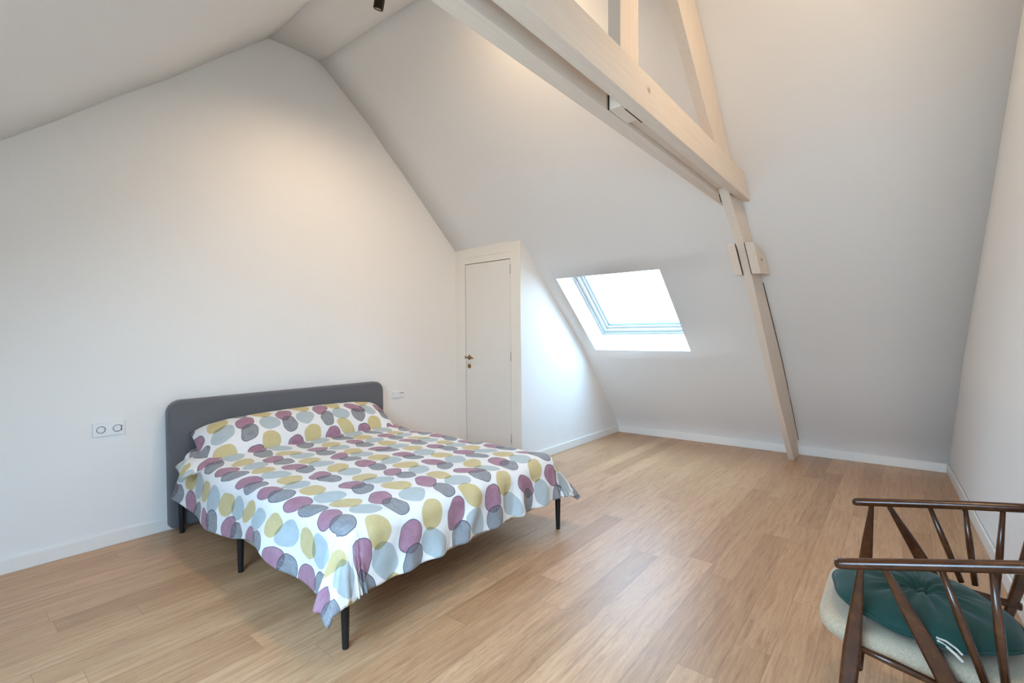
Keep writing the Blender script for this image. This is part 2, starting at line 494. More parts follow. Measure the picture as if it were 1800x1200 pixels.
# ------------------------------------------------------------------ roof windows
def roof_window(name, org, t, n, ys, hgt, skew=0., depth=.25):
    """org = lower corner line of the opening at y=0; t = unit up-slope, n = unit outward"""
    t, n = Vector(t).normalized(), Vector(n).normalized(); O = Vector(org)
    ya, yb = ys
    def P(y, s, d): return O + Vector((skew*y, y, 0)) + t*s + n*d
    # plaster reveal
    bm = BM()
    for (A, B) in (((ya, 0), (yb, 0)), ((yb, 0), (yb, hgt)), ((yb, hgt), (ya, hgt)), ((ya, hgt), (ya, 0))):
        my, ms = (ya+yb)/2, hgt/2
        def out(q, k=.012): return (q[0] + math.copysign(k, q[0]-my), q[1] + math.copysign(k, q[1]-ms))
        quad_i = [P(A[0], A[1], 0), P(B[0], B[1], 0), P(B[0], B[1], depth), P(A[0], A[1], depth)]
        oa, ob = out(A), out(B)
        quad_o = [P(oa[0], oa[1], .004), P(ob[0], ob[1], .004), P(ob[0], ob[1], depth), P(oa[0], oa[1], depth)]
        hexa(bm, quad_i, quad_o)
    root = tag(obj(name, bm, M_trim), kind='structure')
    def ring(nm, i0, i1, d0, d1, mat, bev=.002):
        bm = BM()
        def R(i, d): 
            sg = 1 if yb > ya else -1
            return [P(ya+sg*i, i, d), P(yb-sg*i, i, d), P(yb-sg*i, hgt-i, d), P(ya+sg*i, hgt-i, d)]
        A, B, C2, D = R(i0, d0), R(i1, d0), R(i1, d1), R(i0, d1)
        rows = [[bm.verts.new(p) for p in q] for q in (A, B, C2, D)]
        for k in range(4):
            for j in range(4):
                bm.faces.new((rows[k][j], rows[k][(j+1) % 4], rows[(k+1) % 4][(j+1) % 4], rows[(k+1) % 4][j]))
        return obj(nm, bm, mat, root, bevel=bev)
    ring('window_frame', -.006, .030, depth-.006, depth+.09, M_sash)
    ring('gasket', .026, .038, depth+.022, depth+.085, M_gasket, 0)
    s1 = ring('window_sash', .034, .066, depth+.004, depth+.08, M_sash)
    ring('sash_step', .060, .098, depth+.030, depth+.08, M_sash)
    ring('glazing_seal', .095, .103, depth+.040, depth+.07, M_gasket, 0)
    bm = BM(); sg = 1 if yb > ya else -1; i = .095
    hexa(bm, [P(ya+sg*i, i, depth+.055), P(yb-sg*i, i, depth+.055), P(yb-sg*i, hgt-i, depth+.055), P(ya+sg*i, hgt-i, depth+.055)],
         [P(ya+sg*i, i, depth+.060), P(yb-sg*i, i, depth+.060), P(yb-sg*i, hgt-i, depth+.060), P(ya+sg*i, hgt-i, depth+.060)])
    obj('glass_pane', bm, M_glass, root)
    return P
dx, dz = 4.067-4.881, SZ1-SZ0
HGT = math.hypot(dx, dz)
P1 = roof_window('window_1', (4.881, 0, SZ0), (dx, 0, dz), (dz, 0, -dx), (SY0, SY1), HGT, BK)
lx, lz = LX0-LX1, 2.019-1.064
HL = math.hypot(lx, lz)
P2 = roof_window('window_2', (LX1, 0, 1.064), (lx, 0, lz), (-lz, 0, lx), (LY0, LY1), HL, 0)

def portal(name, P, ys, hgt, n):
    L = bpy.data.lights.new(name, 'AREA'); L.shape = 'RECTANGLE'; L.size = abs(ys[1]-ys[0]); L.size_y = hgt
    L.cycles.is_portal = True
    o = bpy.data.objects.new(name, L); link(o)
    o.location = P((ys[0]+ys[1])/2, hgt/2, .36)
    n = Vector(n).normalized()
    z = n; y = Vector((0, 0, 1)) - z*z.z; y.normalize(); x = y.cross(z)
    o.rotation_euler = Matrix((x, y, z)).transposed().to_euler()
    return o
portal('daylight_portal', P1, (SY0, SY1), HGT, (dz, 0, -dx))
portal('daylight_portal.001', P2, (LY0, LY1), HL, (-lz, 0, lx))

# ------------------------------------------------------------------ roof truss
truss = thing('roof_truss', 'whitewashed pine roof truss with doubled tie beam, king post and rafter reaching the floor', 'roof truss', (5.5, -2.95, 0))
ZB0, ZB1 = 2.237, 2.396
def xend(z, y): return prof_x(z) + BK*y
def beam(name, ya, yb, x0, mat, label=None):
    bm = BM()
    hexa(bm, [(x0, ya, ZB0), (x0, yb, ZB0), (x0+.14, yb, ZB1), (x0+.14, ya, ZB1)],
         [(xend(ZB0, ya)-.004, ya, ZB0), (xend(ZB0, yb)-.004, yb, ZB0), (xend(ZB1, yb)-.004, yb, ZB1), (xend(ZB1, ya)-.004, ya, ZB1)])
    o = obj(name, rel(bm, truss), mat, truss, bevel=.003)
    if label: tag(o, label)
    return o
def zleft(x):   # left slope height at x
    for a, b in zip(PROF_L, PROF_L[1:]):
        if b[0] <= x <= a[0]: return b[1]+(a[1]-b[1])*(x-b[0])/(a[0]-b[0])
xl = .272 - (2.369-ZB0)/.83
MK = make_pine('whitewashed_pine_knotty', [(1.972-5.5, -2.973+2.95, 2.333, .020)])
beam('tie_beam', -2.973, -2.911, xl+.02, MK, 'nearer half of the doubled tie beam, with a dark knot')
beam('tie_beam', -2.848, -2.778, xl+.02, M_pine)
# rafter: inner line measured at several heights
def raf(name, pts, lab=None):
    "pts: (x_inner, y_near, y_far, z, x_outer)"
    bm = BM(); rings = []
    for xi, yn, yf, z, xo in pts:
        rings.append([bm.verts.new(p) for p in ((xi, yn, z), (xi, yf, z), (xo[0], yf, xo[1]), (xo[0], yn, xo[1]))])
    for A, B in zip(rings, rings[1:]):
        for k in range(4):
            j = (k+1) % 4; bm.faces.new((A[k], A[j], B[j], B[k]))
    bm.faces.new(rings[0]); bm.faces.new(rings[-1][::-1])
    o = obj(name, rel(bm, truss), M_pine_up, truss, bevel=.003)
    return o
def outer(z, y, e=-.006): return (prof_x(z) + BK*y + e, z)
raf('rafter', [(5.510, -2.984, -2.931, .0005, outer(.0005, -2.95, -.03)), (4.79, -2.962, -2.910, .75, outer(.86, -2.95)), (3.815, -2.931, -2.873, 1.90, outer(2.0, -2.9)),
               (3.45, -2.910, -2.850, 2.228, outer(2.40, -2.9)), (2.855, -2.910, -2.850, 2.70, outer(2.86, -2.9)), (2.478, -2.910, -2.850, 3.03, outer(3.17, -2.9)), (1.99, -2.910, -2.850, 3.46, outer(3.54, -2.9))])
# opposite rafter on the left slope (out of the picture)
def zl(x): return 2.369 + .83*(x-.272)
raf('rafter', [(-1.95, -2.910, -2.850, .0005, (-2.30, .0005)), (-.35, -2.910, -2.850, zl(-.35)-.33, (-.52, zl(-.52)-.02)), (.3, -2.910, -2.850, zl(.3)-.33, (.12, zl(.12)-.02)), (1.55, -2.910, -2.850, zl(1.55)-.31, (1.40, zl(1.40)-.03)), (1.80, -2.91, -2.85, 3.28, (1.70, 3.57))])
bm = BM(); box(bm, 1.838, 2.014, -2.9090, -2.8500, ZB0+.002, 3.40)
obj('king_post', rel(bm, truss), M_pine_up, truss, bevel=.004)
bm = BM(); box(bm, 2.020, 3.36, -2.909, -2.8495, ZB0+.022, ZB1-.01)
obj('spacer_block', rel(bm, truss), M_pine, truss, bevel=.002)
# dark open joints
for a, b, r in (((1.8365, -2.853, ZB0+.0), (1.8365, -2.853, ZB0+.08), .0035), ((1.875, -2.910, ZB0+.0005), (2.04, -2.910, ZB0+.0005), .003)):
    bm = BM(); tube(bm, [a, b], r, 4)
    tag(obj('open_joint', rel(bm, truss), M_brown_edge, truss), 'thin dark joint line')
bm = BM(); tube(bm, [(3.430, -2.849, ZB0-.0005), (3.485, -2.849, ZB0-.045)], .003, 4)
tag(obj('open_joint', rel(bm, truss), M_brown_edge, truss), 'thin dark joint line')
bm = BM(); tube(bm, [(3.462, -2.9115, ZB0-.0005), (3.70, -2.9115, ZB0-.0005)], .003, 4)
tag(obj('open_joint', rel(bm, truss), M_brown_edge, truss), 'thin dark joint line')
# bolted cleats either side of the rafter
def raf_at(z):
    T = [(5.510, .0005, -2.984, -2.931), (4.79, .75, -2.962, -2.910), (3.815, 1.90, -2.931, -2.873), (3.45, 2.228, -2.910, -2.850)]
    for a, b in zip(T, T[1:]):
        if a[1] <= z <= b[1]:
            t = (z-a[1])/(b[1]-a[1]); return [a[i]+(b[i]-a[i])*t for i in (0, 2, 3)]
def cleat(side):
    bm = BM(); z0, z1 = 1.735, 1.945
    A0, A1 = raf_at(z0), raf_at(z1)
    if side > 0:
        g = .004; w = .062
        y00, y01 = A0[1]-g, A0[1]-g-w; y10, y11 = A1[1]-g, A1[1]-g-w
    else:
        g = .004; w = .058
        y00, y01 = A0[2]+g, A0[2]+g+w; y10, y11 = A1[2]+g, A1[2]+g+w
    dn = (.06, -.01)
    # inner face follows the rafter's inner face; outer face sits on the slope; top end chamfered
    q0 = [(A0[0]-.012, y00, z0), (A0[0]-.012, y01, z0), (outer(z0+.02, y01)[0], y01, z0+.02), (outer(z0+.02, y00)[0], y00, z0+.02)]
    q1 = [(A1[0]-.012, y10, z1), (A1[0]-.012, y11, z1), (outer(z1-.06, y11)[0], y11, z1-.06), (outer(z1-.06, y10)[0], y10, z1-.06)]
    hexa(bm, q0, q1)
    c = obj('cleat', rel(bm, truss), M_pine, truss, bevel=.003)
    tag(c, 'bolted timber cleat beside the rafter')
    return c, A0, A1, z0, z1, y01, y11
c1, A0, A1, z0, z1, yy0, yy1 = cleat(1)
bm = BM(); zc = 1.86; xc = raf_at(zc)[0]+.12
lathe(bm, (xc, (yy0+yy1)/2-.0, zc-.02), (0, -1, 0), [(.010, -.01), (.010, .007), (.004, .009), (0, .009)], 12)
bmesh.ops.translate(bm, verts=bm.verts, vec=-Vector(truss.location)); tag(obj('bolt', bm, M_steel, c1, smooth=True), 'small steel bolt head')
c2, A0, A1, z0, z1, _, _ = cleat(-1)
for s in (1, 2):
    bm = BM(); tube(bm, [(A0[0]-.008, A0[s]+(-.002 if s == 1 else .002), z0), (A1[0]-.008, A1[s]+(-.002 if s == 1 else .002), z1)], .0032, 4)
    tag(obj('open_joint', rel(bm, truss), M_brown_edge, truss), 'thin dark joint line beside a cleat')
bm = BM(); pts = []
for z in (.16, .5, 1.0, 1.4, 1.70):
    pts.append((outer(z, -2.98, -.004)[0], raf_at(z)[1]-.003, z))
tube(bm, pts, .0028, 4)
tag(obj('open_joint', rel(bm, truss), M_brown_edge, truss), 'thin dark joint between rafter and slope')

# ------------------------------------------------------------------ spotlights
def spot(name, c, d, label, grp, power, size=math.radians(95), blend=.9, loc_off=0.):
    d = Vector(d).normalized(); c = Vector(c)
    root = thing(name, label, 'spotlight', (c.x, c.y, 3.61), grp)
    L = .15
    top = c - d*L
    bm = BM(); lathe(bm, c, -d, [(.0255, .004), (.0285, .0), (.0315, .001), (.032, .012), (.032, L-.004), (.028, L), (0, L)], 40)
    # inner tube wall
    lathe(bm, c, -d, [(.0255, .004), (.0245, .030)], 40)
    obj('lamp_tube', rel(bm, root), M_bronze, root, smooth=True).data.set_sharp_from_angle(angle=math.radians(35))
    bm = BM(); lathe(bm, c - d*.020, -d, [(0, 0), (.025, 0), (.025, .004), (0, .004)], 32)
    tag(obj('lens', rel(bm, root), M_lamp, root), 'glowing warm lens')
    bm = BM()
    j = c - d*(L*.75)
    tube(bm, [tuple(j), (j.x+.02, j.y, min(3.60, j.z+.05)), (c.x+.02, j.y, 3.608)], .007, 10)
    lathe(bm, (c.x+.02, j.y, 3.609), (0, 0, -1), [(0, .018), (.045, .018), (.05, .014), (.05, 0), (0, 0)], 32)
    obj('ceiling_mount', rel(bm, root), M_bronze, root, smooth=True).data.set_sharp_from_angle(angle=math.radians(35))
    Lt = bpy.data.lights.new('spot_beam', 'SPOT'); Lt.energy = power; Lt.color = (1, .725, .46)
    Lt.spot_size = size; Lt.spot_blend = blend; Lt.shadow_soft_size = .03
    o = bpy.data.objects.new('spot_beam', Lt); link(o, root)
    o.location = (c + d*.012) - Vector(root.location)
    o.rotation_euler = d.to_track_quat('-Z', 'Y').to_euler()
    return root
spot('ceiling_spotlight', (1.870, -1.2, 3.388), (.03, .36, -.93), 'small black tube spotlight under the flat ceiling strip above the bed', None, 60, math.radians(125), 1.0)
# same fittings along the ridge, unseen; first one added to brighten slope and door
spot('ceiling_spotlight', (1.92, -2.15, 3.40), (.55, .25, -.75), 'unseen black tube spotlight added to brighten the slope, between the bed lamp and the roof truss', None, 60, math.radians(150), 1.0)
spot('ceiling_spotlight', (1.93, -3.74, 3.40), (.42, .14, -.88), 'black tube spotlight behind the roof truss near the right wall', None, 62, math.radians(150), 1.0)

# ------------------------------------------------------------------ sockets
def socket_plate(name, x0, x1, z0, z1, label, kind):
    root = thing(name, label, 'socket', (x0, 0, z0))
    bm = BM(); box(bm, x0, x1, -.009, -.0005, z0, z1)
    obj('cover_plate', rel(bm, root), M_socket, root, bevel=.002)
    cy = (z0+z1)/2; w = (x1-x0)/2
    if kind == 'double':
        for k in (0, 1):
            cx = x0 + w*(k+.5)
            bm = BM(); lathe(bm, (cx, -.009, cy), (0, -1, 0), [(.0245, -.006), (.0245, .0015), (.022, .0025), (.0205, .001), (.0195, -.004), (0, -.004)], 28)
            s = obj('socket_well', rel(bm, root), M_socket, root, smooth=True); s.data.set_sharp_from_angle(angle=math.radians(30))
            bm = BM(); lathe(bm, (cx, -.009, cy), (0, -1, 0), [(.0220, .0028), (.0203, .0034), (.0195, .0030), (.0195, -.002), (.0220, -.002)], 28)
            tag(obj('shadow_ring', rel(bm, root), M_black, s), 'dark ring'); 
            bm = BM()
            for hx in ((-.008, .008) if k == 0 else (.010,)):
                lathe(bm, (cx+hx, -.0055, cy), (0, -1, 0), [(.0035, 0), (.0035, .0012), (0, .0012)], 12)
            if k == 1: tube(bm, [(cx+.021, -.0105, cy-.016), (cx+.021, -.0105, cy+.016)], .0018, 6)
            tag(obj('contact_hole', rel(bm, root), M_black, s), 'dark contact holes')
    else:
        bm = BM(); box(bm, x0+.006, x0+w-.012, -.0115, -.009, z0+.010, z1-.006)
        obj('rocker_switch', rel(bm, root), M_socket, root, bevel=.001)
        bm = BM(); lathe(bm, (x0+w+.024, -.0088, z1-.020), (0, -1, 0), [(.0045, 0), (.0045, .001), (0, .001)], 12)
        tag(obj('contact_hole', rel(bm, root), M_black, root), 'small dark hole')
        bm = BM(); box(bm, x0+w+.034, x1-.006, -.0100, -.009, z1-.024, z1-.014)
        tag(obj('data_port', rel(bm, root), M_steel, root), 'small grey port')
    return root
socket_plate('wall_socket', .628, .786, .686, .769, 'white double wall socket on the gable wall left of the headboard', 'double')
socket_plate('wall_switch', 2.834, 2.974, .684, .749, 'small white switch and socket plate on the gable wall right of the headboard', 'switch')

# ------------------------------------------------------------------ bed
bed = thing('bed', 'double bed with grey upholstered headboard and slim black legs against the gable wall', 'bed', (1.83, -1.05, 0))
# headboard: rounded-corner slab
def rounded(w0, w1, z0, z1, r, n=8):
    P = [(w0, z0), (w1, z0)]
    for k in range(n+1):
        a = k/n*PI/2; P.append((w1-r+math.cos(a)*r, z1-r+math.sin(a)*r))
    for k in range(n+1):
        a = PI/2+k/n*PI/2; P.append((w0+r+math.cos(a)*r, z1-r+math.sin(a)*r))
    return P
bm = BM()
P = rounded(.992, 2.668, .030, .872, .085)
a = [bm.verts.new((x, -.105, z)) for x, z in P]; b = [bm.verts.new((x, -.016, z)) for x, z in P]
bm.faces.new(a); bm.faces.new(b[::-1])
for i in range(len(a)):
    j = (i+1) % len(a); bm.faces.new((a[i], b[i], b[j], a[j]))
obj('headboard', rel(bm, bed), M_greyfab, bed, bevel=.022, seg=5)
bm = BM(); box(bm, 1.050, 2.620, -2.050, -.108, .200, .325)
obj('bed_base', rel(bm, bed), M_beigefab, bed, bevel=.018, seg=4)
for (x, y) in ((1.075, -2.035), (2.632, -2.050), (1.070, -1.005), (2.590, -1.005), (1.047, -.130), (2.60, -.130)):
    bm = BM(); tube(bm, [(x, y, .0), (x, y, .012), (x, y, .202)], [.0135, .014, .0185], 20)
    tag(obj('leg', rel(bm, bed), M_metal_black, bed, smooth=True), 'slim black tapered leg').data.set_sharp_from_angle(angle=math.radians(40))
bm = BM(); box(bm, 1.055, 2.605, -2.05, -.112, .326, .455)
tag(obj('mattress', bm, M_matt, bevel=.03, seg=3), 'pale mattress lying on the bed base under the duvet', 'mattress')

def lin_grid(name, nu, nv, f, uvf, mats, parent=None, solid=0., sub=0):
    bm = BM(); V = [[bm.verts.new(f(i/nu, j/nv)) for j in range(nv+1)] for i in range(nu+1)]
    uvl = bm.loops.layers.uv.new('UVMap')
    for i in range(nu):
        for j in range(nv):
            fc = bm.faces.new((V[i][j], V[i+1][j], V[i+1][j+1], V[i][j+1]))
            for lp, (a, b) in zip(fc.loops, ((i, j), (i+1, j), (i+1, j+1), (i, j+1))):
                lp[uvl].uv = uvf(a/nu, b/nv)
    me = bpy.data.meshes.new(name); bm.to_mesh(me); bm.free()
    for m in mats: me.materials.append(m)
    for p in me.polygons: p.use_smooth = True
    o = bpy.data.objects.new(name, me); link(o, parent)
    return o

# duvet: a cloth rectangle laid over the mattress; whatever lies past the edge rolls over and hangs
QX0, QX1, QY0, QY1 = 1.125, 2.545, -1.985, -.20
R = .085; TOP = .503
def nz(x, y, s, k=0.): return noise.noise(Vector((x*s, y*s, k)))
OH_L, OH_R, OH_F = .345, .330, .312
def duvet_point(u, v):
    # cloth coordinates in metres
    a = (QX0-OH_L) + u*((QX1+OH_R)-(QX0-OH_L))
    b = (QY0-OH_F) + v*((QY1)-(QY0-OH_F))
    qx = min(max(a, QX0), QX1); qy = max(b, QY0)
    dx_, dy_ = a-qx, b-qy
    dist = math.hypot(dx_, dy_)
    cx_ = min(abs(dx_), abs(dy_))/max(dist, 1e-6)*1.414; dist *= 1-.10*cx_*cx_
    dx_ *= 1-.10*cx_*cx_; dy_ *= 1-.10*cx_*cx_
    # puffy top
    ex = min(a-QX0, QX1-a, .45)/.45 if QX0 < a < QX1 else 0
    ey = min(b-QY0, .45)/.45 if b > QY0 else 0
    top = TOP + .014*math.sqrt(max(ex, 0))*math.sqrt(max(ey, 0)) + .010*nz(a, b, 2.6) + .006*nz(a, b, 7., 3.)
    head = max(0., (b-(-.80))/.5)
    top += .035*head*head*math.exp(-((a-1.5)/.8)**2*.3)
    rim = math.exp(-((min(a-QX0, b-QY0, QX1-a))/.10)**2)
    top += .006*rim*math.sin(18*(a*.8+b*.6)+2.5*nz(a, b, 3., 7.))
    if dist < 1e-6:
        return Vector((a, b, top))
    ux, uy = dx_/dist, dy_/dist
    corner = min(abs(ux), abs(uy))*math.sqrt(2)         # 0 on straight sides, 1 on the diagonal
    arc = R*PI/2
    if dist < arc:
        th = dist/R; o_, dn = R*math.sin(th), R*(1-math.cos(th))
        hang = 0
    else:
        hang = dist-arc; fl = .16 + .50*corner + (.09 if ux < -.5 else 0)
        o_ = R + hang*fl; dn = R + hang*math.sqrt(max(0, 1-fl*fl))
    # hanging folds run down the cloth
    s_ = (b if abs(ux) > abs(uy) else a)
    if corner > .02: s_ = (b*abs(ux)+a*abs(uy)) + corner*.2
    amp = min(1., dist/.3)
    if abs(uy) > .7: w = (.020*(abs(math.sin(s_*9+dist*5+2.4*nz(a, b, 3.)))**3) + .014*nz(s_*10+dist*4, dist*1.6, 1., 5.) + .006*math.sin(s_*31+dist*11))*(1-corner*.9)
    elif corner > .75: w = .012*math.sin(3*math.atan2(uy, ux)+1.)
    else: w = .016*math.sin(s_*9.5+1.6+dist*5) + .012*nz(s_*4.0, dist*2.5, 1., 9.)
    o_ += max(w, -.004)*amp*1.2 if abs(uy) > .7 else w*amp*1.2
    # the left hem is gathered up near the head and lifted in the middle
    lift = 0
    if ux < -.5:
        lift = hang*(.34*math.exp(-((b+1.38)/.26)**2) + .05*math.exp(-((b+.22)/.20)**2)+ .10*math.exp(-((b+1.9)/.3)**2))
    return Vector((qx+ux*o_, qy+uy*o_, top-dn+lift))
def duvet_uv(u, v):
    return (u*((QX1+OH_R)-(QX0-OH_L)), v*(QY1-(QY0-OH_F)))
duv = lin_grid('duvet', 220, 220, duvet_point, duvet_uv, [M_under, M_linen])
me = duv.data
for p in me.polygons:
    pass
# outside = printed face
up = sum(p.normal.z for p in me.polygons)
if up < 0: me.flip_normals()
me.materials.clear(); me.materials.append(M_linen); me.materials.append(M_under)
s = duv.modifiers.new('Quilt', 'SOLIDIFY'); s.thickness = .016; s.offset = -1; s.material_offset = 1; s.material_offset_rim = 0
tag(duv, 'white duvet printed with yellow, plum, blue and charcoal pebbles spread over the bed', 'duvet')

def pillow(name, c, ex, ey, w, h, t, label, sag=0., uvo=(0, 0), twist=0.):
    "c centre, ex unit along the width, ey unit along the height"
    ex = Vector(ex).normalized(); ey = Vector(ey).normalized(); ez = ex.cross(ey).normalized(); c = Vector(c)
    bm = BM(); uvl = bm.loops.layers.uv.new('UVMap'); nu, nv = 64, 28
    sides = []
    for sgn in (1, -1):
        V = []
        for i in range(nu+1):
            row = []
            for j in range(nv+1):
                u, v = -1+2*i/nu, -1+2*j/nv
                # corners stay out, edges pull in
                eu = u*(1-.035*(1-v*v)); ev = v*(1-.10*(1-u**6)*(1))
                th = t*(max(0, 1-u**8))**.55*(max(0, 1-v**2))**.55
                wr = .006*noise.noise(Vector((u*w*6, v*h*9, 1.7+sgn)))*(1-v*v)*(1-u**6)
                cr = .012*math.exp(-((abs(u)-.93)/.10)**2)*noise.noise(Vector((u*9, v*16, 4.)))
                p = c + ex*(eu*w/2) + ey*(ev*h/2) + ez*(sgn*(th/2+wr+cr*(1-v*v)))
                p.z -= sag*(u*u) + sag*1.3*u**8; p.x -= .035*(1-v)*max(0, -u)**4
                row.append(bm.verts.new(p))
            V.append(row)
        for i in range(nu):
            for j in range(nv):
                q = (V[i][j], V[i+1][j], V[i+1][j+1], V[i][j+1])
                fc = bm.faces.new(q if sgn > 0 else q[::-1])
                cs = ((i, j), (i+1, j), (i+1, j+1), (i, j+1)); cs = cs if sgn > 0 else cs[::-1]
                for lp, (a, b) in zip(fc.loops, cs): lp[uvl].uv = (uvo[0]+a/nu*w, uvo[1]+b/nv*h + (.1 if sgn < 0 else 0))
    bmesh.ops.remove_doubles(bm, verts=bm.verts, dist=.0004)
    o = obj(name, bm, M_linen, smooth=True)
    return tag(o, label, 'pillow')
pillow('pillow', (1.850, -.285, .600), (1, .0, .0), (0, .84, .54), 1.48, .44, .225, 'long pebble-print pillow propped against the grey headboard', .03, (.06, .15))
pillow('pillow', (1.30, -.34, .497), (1, .02, 0), (0, 1, .02), .60, .34, .085, 'flat lower pillow peeking out at the left end under the long pillow', .02, (.2, .4))

# ------------------------------------------------------------------ armchair
XN, XF = 1.707, 2.375
chair = thing('armchair', 'dark wooden spindle-sided armchair with oatmeal seat beside the right wall', 'armchair', (2.04, -3.9, 0))
def bar(name, pts, w, d, lab=None, n=4, bev=.004):
    "tapered bar with bevelled rectangular section in the side plane; pts (x,y,z), w list (in plane) d list (across)"
    bm = BM(); rings = []
    P = [Vector(p) for p in pts]
    for i, p in enumerate(P):
        t = (P[min(i+1, len(P)-1)]-P[max(i-1, 0)]).normalized()
        a = Vector((1, 0, 0)); b = t.cross(a).normalized()
        W, D = w[i]/2, d[i]/2; c = min(W, D)*.45
        oct_ = [(-D, -W+c), (-D+c, -W), (D-c, -W), (D, -W+c), (D, W-c), (D-c, W), (-D+c, W), (-D, W-c)]
        rings.append([bm.verts.new(p+a*x+b*y) for x, y in oct_])
    for A, B in zip(rings, rings[1:]):
        for k in range(8):
            j = (k+1) % 8; bm.faces.new((A[k], A[j], B[j], B[k]))
    bm.faces.new(rings[0][::-1]); bm.faces.new(rings[-1])
    o = obj(name, rel(bm, chair), M_dark, chair, bevel=.0015, seg=2)
    if lab: tag(o, lab)
    return o
def arm_z(side, y):
    T = ([(-3.64, .594), (-3.666, .600), (-3.773, .630), (-3.86, .653), (-3.95, .679), (-4.05, .705), (-4.19, .742)] if side == 'n' else
         [(-3.64, .595), (-3.669, .601), (-3.876, .638), (-4.00, .659), (-4.144, .681), (-4.20, .690)])
    for a, b in zip(T, T[1:]):
        if b[0] <= y <= a[0]: return a[1]+(b[1]-a[1])*(y-a[0])/(b[0]-a[0])
    return T[-1][1]
for side, X in (('n', XN), ('f', XF)):
    out = -1 if side == 'n' else 1
    ys = [-3.662, -3.666, -3.675, -3.70, -3.80, -3.90, -4.0, -4.08, -4.13, -4.18]
    rr = [.010, .0145, .0168, .0172, .0175, .0175, .0175, .0175, .0172, .016]
    bm = BM(); tube(bm, [(X, y, arm_z(side, y)) for y in ys], rr, 20, up=(0, 0, 1), flat=.90)
    obj('armrest', rel(bm, chair), M_dark, chair, smooth=True)
    za = lambda y: arm_z(side, y)-.010
    bar('front_leg', [(X, -3.725, za(-3.725)), (X, -3.712, .45), (X, -3.705, .36), (X, -3.697, .27), (X, -3.668, .0)], [.016, .036, .046, .045, .028], [.018, .026, .032, .032, .024])
    bar('rear_leg', [(X, -3.778, za(-3.778)), (X, -3.850, .48), (X, -3.912, .36), (X, -3.955, .28), (X, -4.11, .0)], [.016, .036, .048, .046, .028], [.018, .028, .033, .032, .024])
    for (ya, yb, zb) in ((-3.899, -3.988, .375), (-3.996, -4.024, .375), (-4.093, -4.078, .345)):
        bm = BM(); tube(bm, [(X, ya, za(ya)), (X, (ya+yb)/2, (za(ya)+zb)/2), (X, yb, zb)], [.0075, .0108, .0095], 14)
        obj('side_spindle', rel(bm, chair), M_dark, chair, smooth=True)
    bm = BM(); tube(bm, [(X, -3.705, .372), (X, -3.80, .356), (X, -3.93, .333)], [.0075, .0105, .0085], 14)
    obj('side_stretcher', rel(bm, chair), M_dark, chair, smooth=True)
    # seat rail and reclining back post at the rear
    bm = BM(); tube(bm, [(X-out*.004, -3.93, .352), (X-out*.004, -4.14, .338)], .013, 12)
    obj('seat_rail', rel(bm, chair), M_dark, chair, smooth=True)
    bar('back_post', [(X, -4.085, .20), (X, -4.135, .42), (X, -4.18, .68), (X, -4.225, .93)], [.026, .032, .030, .020], [.026, .030, .028, .022])
for (y, z) in ((-4.218, .90), (-4.155, .52)):
    bm = BM(); tube(bm, [(XN, y, z), (2.04, y-.012, z+.004), (XF, y, z)], .013, 12)
    obj('back_rail', rel(bm, chair), M_dark, chair, smooth=True)
for k in range(6):
    x = XN+.10+k*(XF-XN-.20)/5
    bm = BM(); tube(bm, [(x, -4.160, .52), (x, -4.190, .71), (x, -4.226, .90)], [.007, .010, .007], 10)
    obj('back_spindle', rel(bm, chair), M_dark, chair, smooth=True)
for y, z in ((-3.95, .29), (-3.72, .31)):
    bm = BM(); tube(bm, [(XN, y, z), (XF, y, z)], .011, 12)
    obj('cross_rail', rel(bm, chair), M_dark, chair, smooth=True)
# upholstered seat: rounded slab that dips towards the back
def seat():
    bm = BM(); nu, nv = 36, 36; x0, x1, y0, y1 = 1.742, 2.240, -3.606, -4.110
    cx, cy, W, H = (x0+x1)/2, (y0+y1)/2, (x1-x0)/2, (y0-y1)/2
    rings = []
    N = 72
    prof = [(0, .0), (.5, .0), (.86, -.002), (.945, -.008), (.985, -.020), (1.0, -.036), (.990, -.052), (.96, -.063), (.90, -.069), (.5, -.070), (0, -.070)]
    for r, h in prof:
        row = []
        if r == 0:
            row = [bm.verts.new((cx, cy, h))]
        else:
            for k in range(N):
                a = 2*PI*k/N; e = 2/5.5
                ca, sa = math.cos(a), math.sin(a)
                px = math.copysign(abs(ca)**e, ca)*W*r; py = math.copysign(abs(sa)**e, sa)*H*r
                row.append(bm.verts.new((cx+px, cy+py, h)))
        rings.append(row)
    for A, B in zip(rings, rings[1:]):
        for k in range(N):
            j = (k+1) % N
            if len(A) == 1: bm.faces.new((A[0], B[k], B[j]))
            elif len(B) == 1: bm.faces.new((A[k], A[j], B[0]))
            else: bm.faces.new((A[k], A[j], B[j], B[k]))
    for v in bm.verts:
        t = (v.co.y-y0)/(y1-y0)
        v.co.z += .408 - .030*t + .008*math.exp(-(t/.18)**2) - .018*math.exp(-((v.co.x-cx)/.25)**2)*.0
    return bm
obj('seat', rel(seat(), chair), M_seatfab, chair, smooth=True)

